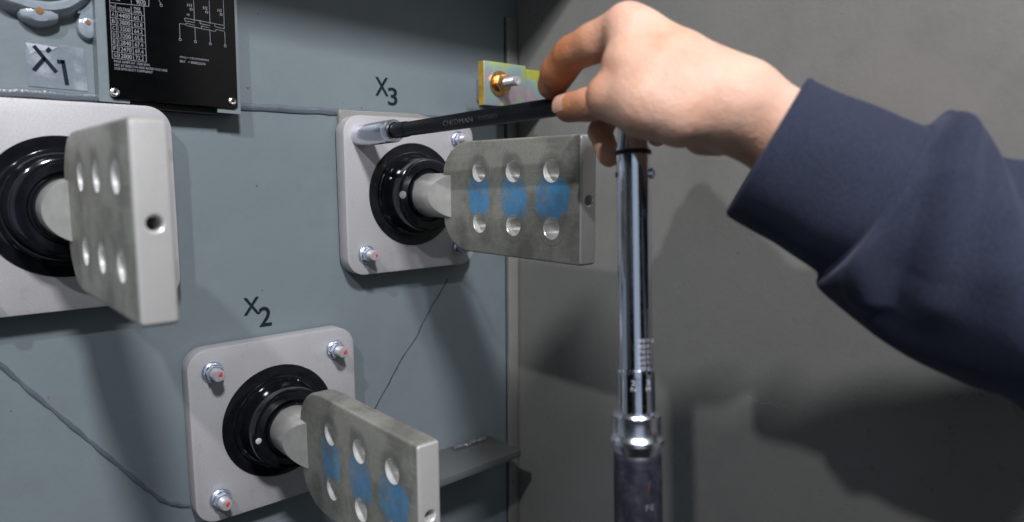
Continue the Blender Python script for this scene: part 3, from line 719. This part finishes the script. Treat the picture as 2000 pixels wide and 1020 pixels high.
# ------------------------------------------------------------------ welded shelf tab, lower right
sh = tag(empty('shelf_tab', (.2, YW, -.083)), 'grey painted steel ledge with a rough weld near the bottom corner', 'ledge')
SB = [(.090, YW - .0002), (.2350, YW - .0002), (.2366, -.0366), (.2340, -.0372), (.090, -.0410)]
bm = prism([(a - .2, b - YW) for a, b in SB], -.0075 + .004, .004, 'XY'); link('ledge', bm_mesh(bevel_caps(bm, .0006, 2)), paint('shade_darkened_enamel', (.10, .108, .105)), sh)  # side enamel darkened: the shadow over the ledge is painted into its colour
pts = [(.1838 - .2 + i * .0024, .0095 - YW + .0008 * rs.uniform(-1, 1), .0055 + .0005 * rs.uniform(-1, 1)) for i in range(19)]
link('weld_bead', bm_mesh(tube(pts, [.0022 + .0010 * rs.random() for _ in pts], 10, .8, (0, 0, 1))), simple('bare_weld', (.40, .40, .42), .3, .8, .5, .3, .6, 300, .001), sh)

# ------------------------------------------------------------------ person: hand, forearm and sleeve
HAND = [
 ('palm', [[0.0815, -0.2972, 0.2809, 0.013], [0.0913, -0.3251, 0.2613, 0.015], [0.1045, -0.3535, 0.2409, 0.0182]]),
 ('palm', [[0.1058, -0.2862, 0.2823, 0.0129], [0.1257, -0.3408, 0.2434, 0.0172]]),
 ('palm', [[0.1346, -0.2752, 0.2821, 0.0119], [0.1393, -0.3328, 0.2422, 0.015]]),
 ('palm', [[0.1599, -0.2714, 0.2766, 0.0105], [0.1493, -0.3287, 0.2388, 0.0136]]),
 ('palm', [[0.0799, -0.3022, 0.2751, 0.0126], [0.0713, -0.3082, 0.2582, 0.015], [0.0677, -0.3213, 0.2412, 0.0161]]),
 ('palm', [[0.0657, -0.323, 0.2368, 0.0155], [0.0752, -0.3373, 0.2323, 0.0163], [0.0907, -0.3477, 0.235, 0.017], [0.1037, -0.3544, 0.2311, 0.0177]]),
 ('heel', [[0.1003, -0.334, 0.2232, 0.0113], [0.1078, -0.3379, 0.223, 0.0114]]),
 ('palm', [[0.0761, -0.3269, 0.2514, 0.0166], [0.0966, -0.3526, 0.2367, 0.0211]]),
 ('palm', [[0.1067, -0.3524, 0.2345, 0.0189], [0.1176, -0.3679, 0.2228, 0.0221], [0.1386, -0.3893, 0.2046, 0.0249], [0.159, -0.4092, 0.1916, 0.027]]),
 ('palm', [[0.1279, -0.3398, 0.2368, 0.0173], [0.1651, -0.3776, 0.2047, 0.0223]]),
 ('thumb', [[0.0657, -0.323, 0.2368, 0.0145], [0.063, -0.3009, 0.2428, 0.0126]]),
 ('thumb', [[0.0786, -0.2852, 0.2419, 0.0094], [0.0795, -0.2712, 0.2421, 0.0094], [0.0792, -0.2556, 0.2415, 0.0089]]),
 ('index', [[0.0822, -0.2952, 0.2807, 0.0128], [0.0778, -0.2762, 0.2753, 0.0109], [0.0767, -0.2599, 0.2712, 0.0106]]),
 ('index', [[0.0767, -0.2599, 0.2712, 0.0103], [0.0794, -0.2463, 0.2626, 0.0107]]),
 ('index', [[0.0794, -0.2463, 0.2626, 0.0104], [0.0827, -0.2382, 0.2565, 0.0093]]),
 ('middle', [[0.1104, -0.2848, 0.2819, 0.0119], [0.1201, -0.2579, 0.2537, 0.0096]]),
 ('middle', [[0.1201, -0.2579, 0.2537, 0.0089], [0.1006, -0.2612, 0.2278, 0.0074]]),
 ('middle', [[0.1006, -0.2612, 0.2278, 0.0074], [0.0912, -0.2769, 0.2129, 0.0066]]),
 ('ring', [[0.1393, -0.2755, 0.2807, 0.0114], [0.1496, -0.2571, 0.252, 0.0093]]),
 ('ring', [[0.1496, -0.2571, 0.252, 0.009], [0.1328, -0.2619, 0.2321, 0.0078]]),
 ('ring', [[0.1328, -0.2619, 0.2321, 0.0078], [0.1175, -0.2767, 0.224, 0.0068]]),
 ('little', [[0.1616, -0.2718, 0.2755, 0.0099], [0.165, -0.2633, 0.2476, 0.0081]]),
 ('little', [[0.165, -0.2633, 0.2476, 0.0078], [0.1485, -0.2691, 0.231, 0.0069]]),
 ('little', [[0.1485, -0.2691, 0.231, 0.0069], [0.1306, -0.2812, 0.2248, 0.006]]),
]
def sd_chain(P, pts):
    """signed distance to a chain of tapered capsules"""
    best = None
    for (a, b) in zip(pts, pts[1:]):
        A = np.array(a[:3], np.float32); B = np.array(b[:3], np.float32); d = B - A; L2 = float(d @ d)
        h = np.clip(((P - A) @ d) / L2, 0, 1).astype(np.float32)
        q = P - A - h[..., None] * d
        v = np.sqrt((q * q).sum(-1)) - (a[3] + (b[3] - a[3]) * h)
        best = v if best is None else smin(best, v, .003)
    return best
def smin(a, b, k):
    h = np.clip(.5 + .5 * (b - a) / k, 0, 1); return b + (a - b) * h - k * h * (1 - h)
def hand_field(P):
    parts = {}
    for nme, pts in HAND:
        v = sd_chain(P, pts); k = .010 if nme == 'palm' else .0016
        parts[nme] = v if nme not in parts else smin(parts[nme], v, k)
    f = parts['palm']
    f = smin(f, parts['heel'], .004)
    f = smin(f, parts['thumb'], .0045)
    for nme in ('index', 'middle', 'ring', 'little'): f = smin(f, parts[nme], .0028 if nme == 'index' else .0025)
    return f
def crease(P, c, axis, amp, width, reach):
    q = P - np.array(c, np.float32); t = q @ np.array(axis, np.float32); r = np.sqrt((q * q).sum(-1))
    return amp * np.exp(-(t / width) ** 2) * np.clip(1.5 - r / reach, 0, 1)
def surface_nets(field_fn, lo, hi, h):
    lo = np.array(lo); n = np.ceil((np.array(hi) - lo) / h).astype(int) + 1
    f = np.empty(n, np.float32)
    ys = (lo[1] + h * np.arange(n[1])).astype(np.float32); zs = (lo[2] + h * np.arange(n[2])).astype(np.float32)
    Y, Z = np.meshgrid(ys, zs, indexing='ij')
    for i0 in range(0, n[0], 16):
        xs = (lo[0] + h * np.arange(i0, min(n[0], i0 + 16))).astype(np.float32)
        P = np.empty((len(xs), n[1], n[2], 3), np.float32); P[..., 0] = xs[:, None, None]; P[..., 1] = Y; P[..., 2] = Z
        f[i0:i0 + len(xs)] = field_fn(P)
    s = f < 0
    cs = [s[i:n[0] - 1 + i, j:n[1] - 1 + j, k:n[2] - 1 + k] for i in (0, 1) for j in (0, 1) for k in (0, 1)]
    allin = np.logical_and.reduce(cs); anyin = np.logical_or.reduce(cs); act = anyin & ~allin
    idx = np.full(act.shape, -1, np.int64); ii = np.argwhere(act); idx[act] = np.arange(len(ii))
    acc = np.zeros((len(ii), 3)); cnt = np.zeros(len(ii))
    offs = [(i, j, k) for i in (0, 1) for j in (0, 1) for k in (0, 1)]
    for a in range(8):
        for b in range(a + 1, 8):
            oa, ob = np.array(offs[a]), np.array(offs[b])
            if np.abs(oa - ob).sum() != 1: continue
            pa, pb = ii + oa, ii + ob; fa = f[pa[:, 0], pa[:, 1], pa[:, 2]]; fb = f[pb[:, 0], pb[:, 1], pb[:, 2]]
            m = (fa < 0) != (fb < 0); t = np.where(m, fa / np.where(m, fa - fb, 1), 0)
            acc += np.where(m[:, None], oa + (ob - oa) * t[:, None], 0); cnt += m
    V = lo + h * (ii + acc / cnt[:, None]); faces = []
    for ax in range(3):
        o1, o2 = [(1, 2), (2, 0), (0, 1)][ax]
        sl = [slice(1, m - 1) for m in n]; sl[ax] = slice(0, n[ax] - 1)
        s0 = s[tuple(sl)]; sl2 = list(sl); sl2[ax] = slice(1, n[ax]); s1 = s[tuple(sl2)]
        e = np.argwhere(s0 != s1); off = np.array([1, 1, 1]); off[ax] = 0; e = e + off
        e1 = np.zeros(3, int); e1[o1] = 1; e2 = np.zeros(3, int); e2[o2] = 1
        q = [idx[tuple((e - d).T)] for d in (e1 + e2, e2, 0 * e1, e1)]
        q = np.stack(q, 1); fl = s[tuple(e.T)]
        q[~fl] = q[~fl][:, ::-1]; faces.append(q)
    return V, np.concatenate(faces)
allp = np.array([p for _, pts in HAND for p in pts])
lo = (allp[:, :3] - allp[:, 3:4]).min(0) - .004; hi = (allp[:, :3] + allp[:, 3:4]).max(0) + .004
idx_pts = [p for nme, pts in HAND if nme == 'index' for p in pts]
def unit(a, b):
    d = np.array(b[:3]) - np.array(a[:3]); return d / np.linalg.norm(d)
IX = [pts for nme, pts in HAND if nme == 'index']; TH = [pts for nme, pts in HAND if nme == 'thumb']
VEINS = [([[0.0649, -0.3114, 0.2855, 0.0003], [0.0662, -0.3336, 0.2713, 0.0002], [0.0793, -0.3542, 0.2565, 0.0002], [0.0965, -0.3718, 0.2413, 0.0002]], 0.0022, 0.0009), ([[0.043, -0.3403, 0.2541, 0.0002], [0.0532, -0.3523, 0.2518, 0.0002], [0.0648, -0.3639, 0.2431, 0.0002], [0.0768, -0.3752, 0.2384, 0.0002]], 0.0014, 0.0005), ([[0.0364, -0.3567, 0.2339, 0.0002], [0.0485, -0.3642, 0.2363, 0.0002], [0.0635, -0.3732, 0.2286, 0.0002]], 0.0013, 0.0004)]
def field(P):
    f = hand_field(P)
    f = f + crease(P, IX[1][0][:3], unit(IX[0][1], IX[1][1]), .0011, .0010, IX[1][0][3])
    f = f + crease(P, IX[1][1][:3], unit(IX[1][0], IX[2][1]), .0010, .0009, IX[1][1][3])
    f = f + crease(P, TH[1][1][:3], unit(TH[1][0], TH[1][2]), .0006, .0012, TH[1][1][3])
    f = f + crease(P, TH[0][1][:3], unit(TH[0][0], TH[1][1]), -.0008, .0050, TH[0][1][3])
    f = f + crease(P, np.array(TH[0][1][:3]) + .0035 * unit(TH[0][0], TH[1][1]), unit(TH[0][0], TH[1][1]), .0005, .0007, TH[0][1][3])
    f = f + crease(P, np.array(TH[0][1][:3]) - .0010 * unit(TH[0][0], TH[1][1]), unit(TH[0][0], TH[1][1]), .0004, .0006, TH[0][1][3])
    for q in (-.0030, .0, .0028):
        f = f + crease(P, np.array(IX[0][0][:3]) + q * unit(IX[0][0], IX[0][2]), unit(IX[0][0], IX[0][2]), .00035, .0007, IX[0][0][3] * .9)
    for q in (-.0020, .0022):
        f = f + crease(P, np.array(IX[1][0][:3]) + q * unit(IX[0][1], IX[1][1]), unit(IX[0][1], IX[1][1]), .0004, .0006, IX[1][0][3])
    # extensor tendon and two soft veins on the back of the hand
    for ln, rad, amp in VEINS:
        v = sd_chain(P, ln); f = f - amp * np.exp(-(np.maximum(v, 0) / rad) ** 2)
    return f
HV, HF = surface_nets(field, lo, hi, .00115)
# light relaxation of the extracted surface
def relax(V, F, it):
    V = V.copy(); e = np.concatenate([F[:, [0, 1]], F[:, [1, 2]], F[:, [2, 3]], F[:, [3, 0]]]); e = np.concatenate([e, e[:, ::-1]])
    cnt = np.bincount(e[:, 0], minlength=len(V)).astype(float)
    for _ in range(it):
        S = np.stack([np.bincount(e[:, 0], V[e[:, 1], k], minlength=len(V)) for k in range(3)], 1); V = V * .5 + .5 * S / cnt[:, None]
    return V
HV = relax(HV, HF, 4)
ps = tag(empty('person', (.10, -.33, .20)), 'right arm in a dark navy sweatshirt, hand pinching the black bar', 'person')
Z3 = Vector(ps.location)
hm = bpy.data.meshes.new('body'); hm.from_pydata([tuple(v) for v in (HV - np.array(Z3))], [], [tuple(int(i) for i in q) for q in HF]); hm.update()
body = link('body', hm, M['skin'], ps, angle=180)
# thumbnail
tn = [pts for nme, pts in HAND if nme == 'thumb'][1]
tc, tp = Vector(tn[2][:3]), Vector(tn[1][:3]); ta = (tc - tp).normalized()
nrm = (-CF * .75 + CU * .2 - CR * .55); nrm = (nrm - ta * nrm.dot(ta)).normalized(); sd = ta.cross(nrm)
bm = bmesh.new(); g = []
for i in range(9):
    row = []
    for j in range(9):
        u = (i / 8 - .5) * 2; v_ = (j / 8 - .5) * 2; rr = tn[2][3] + .00025
        a = v_ * .62 * math.sqrt(max(0, 1 - .45 * max(0, -u) ** 4)); 
        row.append(bm.verts.new(tc + ta * (.0015 + u * .0045 - abs(v_) ** 3 * .001) + nrm * math.cos(a) * rr * (1 - .03 * (u + 1) ** 2) + sd * math.sin(a) * rr - Z3))
    g.append(row)
for i in range(8):
    for j in range(8): bm.faces.new((g[i][j], g[i][j + 1], g[i + 1][j + 1], g[i + 1][j]))
link('fingernail', bm_mesh(bm), M['nail'], ps)

SLV = [
 [[0.1107, -0.3659, 0.2147], [0.0146, -0.0082, 0.0268], [0.0204, 0.0159, -0.0061]],
 [[0.1105, -0.3658, 0.2147], [0.0158, -0.0089, 0.0289], [0.0224, 0.0175, -0.0067]],
 [[0.1106, -0.3658, 0.2149], [0.0169, -0.0096, 0.0308], [0.0244, 0.019, -0.0073]],
 [[0.112, -0.3672, 0.2136], [0.0171, -0.0098, 0.0311], [0.0255, 0.0199, -0.0076]],
 [[0.1205, -0.3757, 0.2072], [0.0182, -0.0108, 0.031], [0.0267, 0.0208, -0.008]],
 [[0.1284, -0.385, 0.2011], [0.0192, -0.0116, 0.031], [0.0275, 0.0215, -0.0082]],
 [[0.1368, -0.3949, 0.1936], [0.02, -0.0119, 0.0323], [0.0283, 0.0221, -0.0085]],
 [[0.1431, -0.4027, 0.1881], [0.0205, -0.0122, 0.0336], [0.0283, 0.0221, -0.0085]],
 [[0.1452, -0.4047, 0.1867], [0.0206, -0.0123, 0.0342], [0.0279, 0.0218, -0.0083]],
 [[0.1447, -0.4059, 0.1855], [0.0223, -0.0134, 0.0361], [0.0291, 0.0227, -0.0087]],
 [[0.1456, -0.408, 0.1855], [0.025, -0.0153, 0.0396], [0.0314, 0.0245, -0.0094]],
 [[0.1495, -0.4148, 0.181], [0.0258, -0.0155, 0.0423], [0.033, 0.0257, -0.0099]],
 [[0.1539, -0.4229, 0.1714], [0.0236, -0.0135, 0.0423], [0.033, 0.0257, -0.0099]],
 [[0.1587, -0.4321, 0.1649], [0.0224, -0.0121, 0.0442], [0.0338, 0.0264, -0.0101]],
 [[0.1668, -0.4444, 0.1586], [0.0215, -0.0111, 0.0465], [0.0353, 0.0276, -0.0106]],
 [[0.177, -0.4597, 0.1517], [0.0206, -0.0101, 0.0474], [0.0369, 0.0288, -0.011]],
 [[0.1895, -0.4807, 0.1391], [0.0209, -0.011, 0.0433], [0.0393, 0.0307, -0.0117]],
 [[0.2099, -0.5172, 0.1068], [0.0234, -0.0123, 0.0483], [0.0408, 0.0319, -0.0122]],
]
def sleeve():
    C = np.array([s[0] for s in SLV]); A = np.array([s[1] for s in SLV]); B = np.array([s[2] for s in SLV]); n = len(SLV)
    NV, NU = 260, 240; me_v, uv = [], []
    t = np.linspace(0, n - 1, NV)
    def cr(X, t):
        i = np.clip(np.floor(t).astype(int), 0, n - 2); u = (t - i)[:, None]; p1, p2 = X[i], X[i + 1]; p0 = X[np.clip(i - 1, 0, n - 1)]; p3 = X[np.clip(i + 2, 0, n - 1)]
        return .5 * ((2 * p1) + (-p0 + p2) * u + (2 * p0 - 5 * p1 + 4 * p2 - p3) * u ** 2 + (-p0 + 3 * p1 - 3 * p2 + p3) * u ** 3)
    Cc, Aa, Bb = cr(C, t), cr(A, t), cr(B, t)
    a = np.linspace(0, 2 * PI, NU, endpoint=False)
    # a=0 top silhouette, a=pi bottom, a=3pi/2 faces the viewer
    P = Cc[:, None] + Aa[:, None] * np.cos(a)[None, :, None] + Bb[:, None] * np.sin(a)[None, :, None]
    TT, AA = np.meshgrid(t, a, indexing='ij')
    D = np.zeros_like(TT)
    af = (AA - 1.5 * PI)  # 0 = facing viewer, negative towards bottom, positive towards top
    af = (af + PI) % (2 * PI) - PI
    def ridge(t0, a0, t1, a1, wdt, amp):
        # ridge along a segment in (t, 3*angle) space
        p = np.stack([TT - t0, 3 * (af - a0)], -1); d = np.array([t1 - t0, 3 * (a1 - a0)]); L2 = d @ d
        h = np.clip((p @ d) / L2, 0, 1); q = p - h[..., None] * d; r = np.sqrt((q * q).sum(-1)); fade = np.sin(np.clip(h, .08, .92) * PI) ** .5
        return amp * np.exp(-(r / wdt) ** 2) * fade
    # seam roll behind the cuff
    D += .0022 * np.exp(-((TT - 7.6) / .16) ** 2) - .0034 * np.exp(-((TT - 8.2) / .25) ** 2)
    D += .0010 * np.exp(-((TT - 8.75) / .2) ** 2) + .0022 * np.exp(-((TT - 9.9) / .9) ** 2) * np.exp(-((np.abs(af) - 1.57) / .5) ** 2) * (af > 0)
    # big folds of the sleeve body
    D += ridge(9.6, 1.35, 12.6, -.7, .75, .0085) + ridge(11.3, 1.3, 13.6, -.2, .60, .0045)
    D += ridge(10.6, .35, 12.2, -1.2, .95, -.0095) + ridge(12.8, 1.2, 15.5, -.3, .9, -.0085)
    D += ridge(13.2, .2, 16.2, -1.1, .8, .0065) + ridge(14.5, 1.3, 16.8, .2, .6, .0050)
    D += ridge(9.2, -.5, 12, -1.4, .5, .005)
    nz_ = np.zeros_like(D)
    for i in range(0, NV):
        for j in range(0, NU):
            ca, sa = math.cos(AA[i, j]) * 1.6, math.sin(AA[i, j]) * 1.6
            nz_[i, j] = noise.noise(Vector((ca + 5, sa, TT[i, j] * .55))) 
    D += nz_ * np.where(TT < 8, .0012, .0028)
    N = P - Cc[:, None]; N /= np.linalg.norm(N, axis=-1, keepdims=True)
    P = P + N * D[..., None]
    global SEAM
    row = int(round(7.75 / (n - 1) * (NV - 1))); SEAM = [tuple(P[row, j] + N[row, j] * .0003 - np.array(Z3)) for j in range(NU)]
    V = P.reshape(-1, 3); F = []
    for i in range(NV - 1):
        for j in range(NU):
            k = (j + 1) % NU; F.append((i * NU + j, i * NU + k, (i + 1) * NU + k, (i + 1) * NU + j))
    me = bpy.data.meshes.new('sleeve'); me.from_pydata([tuple(v) for v in V - np.array(Z3)], [], F); me.update()
    uvl = me.uv_layers.new(name='UVMap'); d = []
    for i in range(NV - 1):
        for j in range(NU):
            for (ii, jj) in ((i, j), (i, j + 1), (i + 1, j + 1), (i + 1, j)): d += [jj / NU, ii / (NV - 1)]
    uvl.data.foreach_set('uv', d)
    return me
sl = link('sleeve', sleeve(), M['cloth'], ps, angle=180)
md = sl.modifiers.new('thickness', 'SOLIDIFY'); md.thickness = .002; md.offset = -1

sm = [Vector(p) for p in SEAM]; sm = sm + sm[:2]
link('sleeve_seam', bm_mesh(tube(sm, [.0008 + .0002 * math.sin(i * 1.9) for i in range(len(sm))], 8, 1.0, tuple(CF * -1), False)), M['cloth'], ps, angle=180)
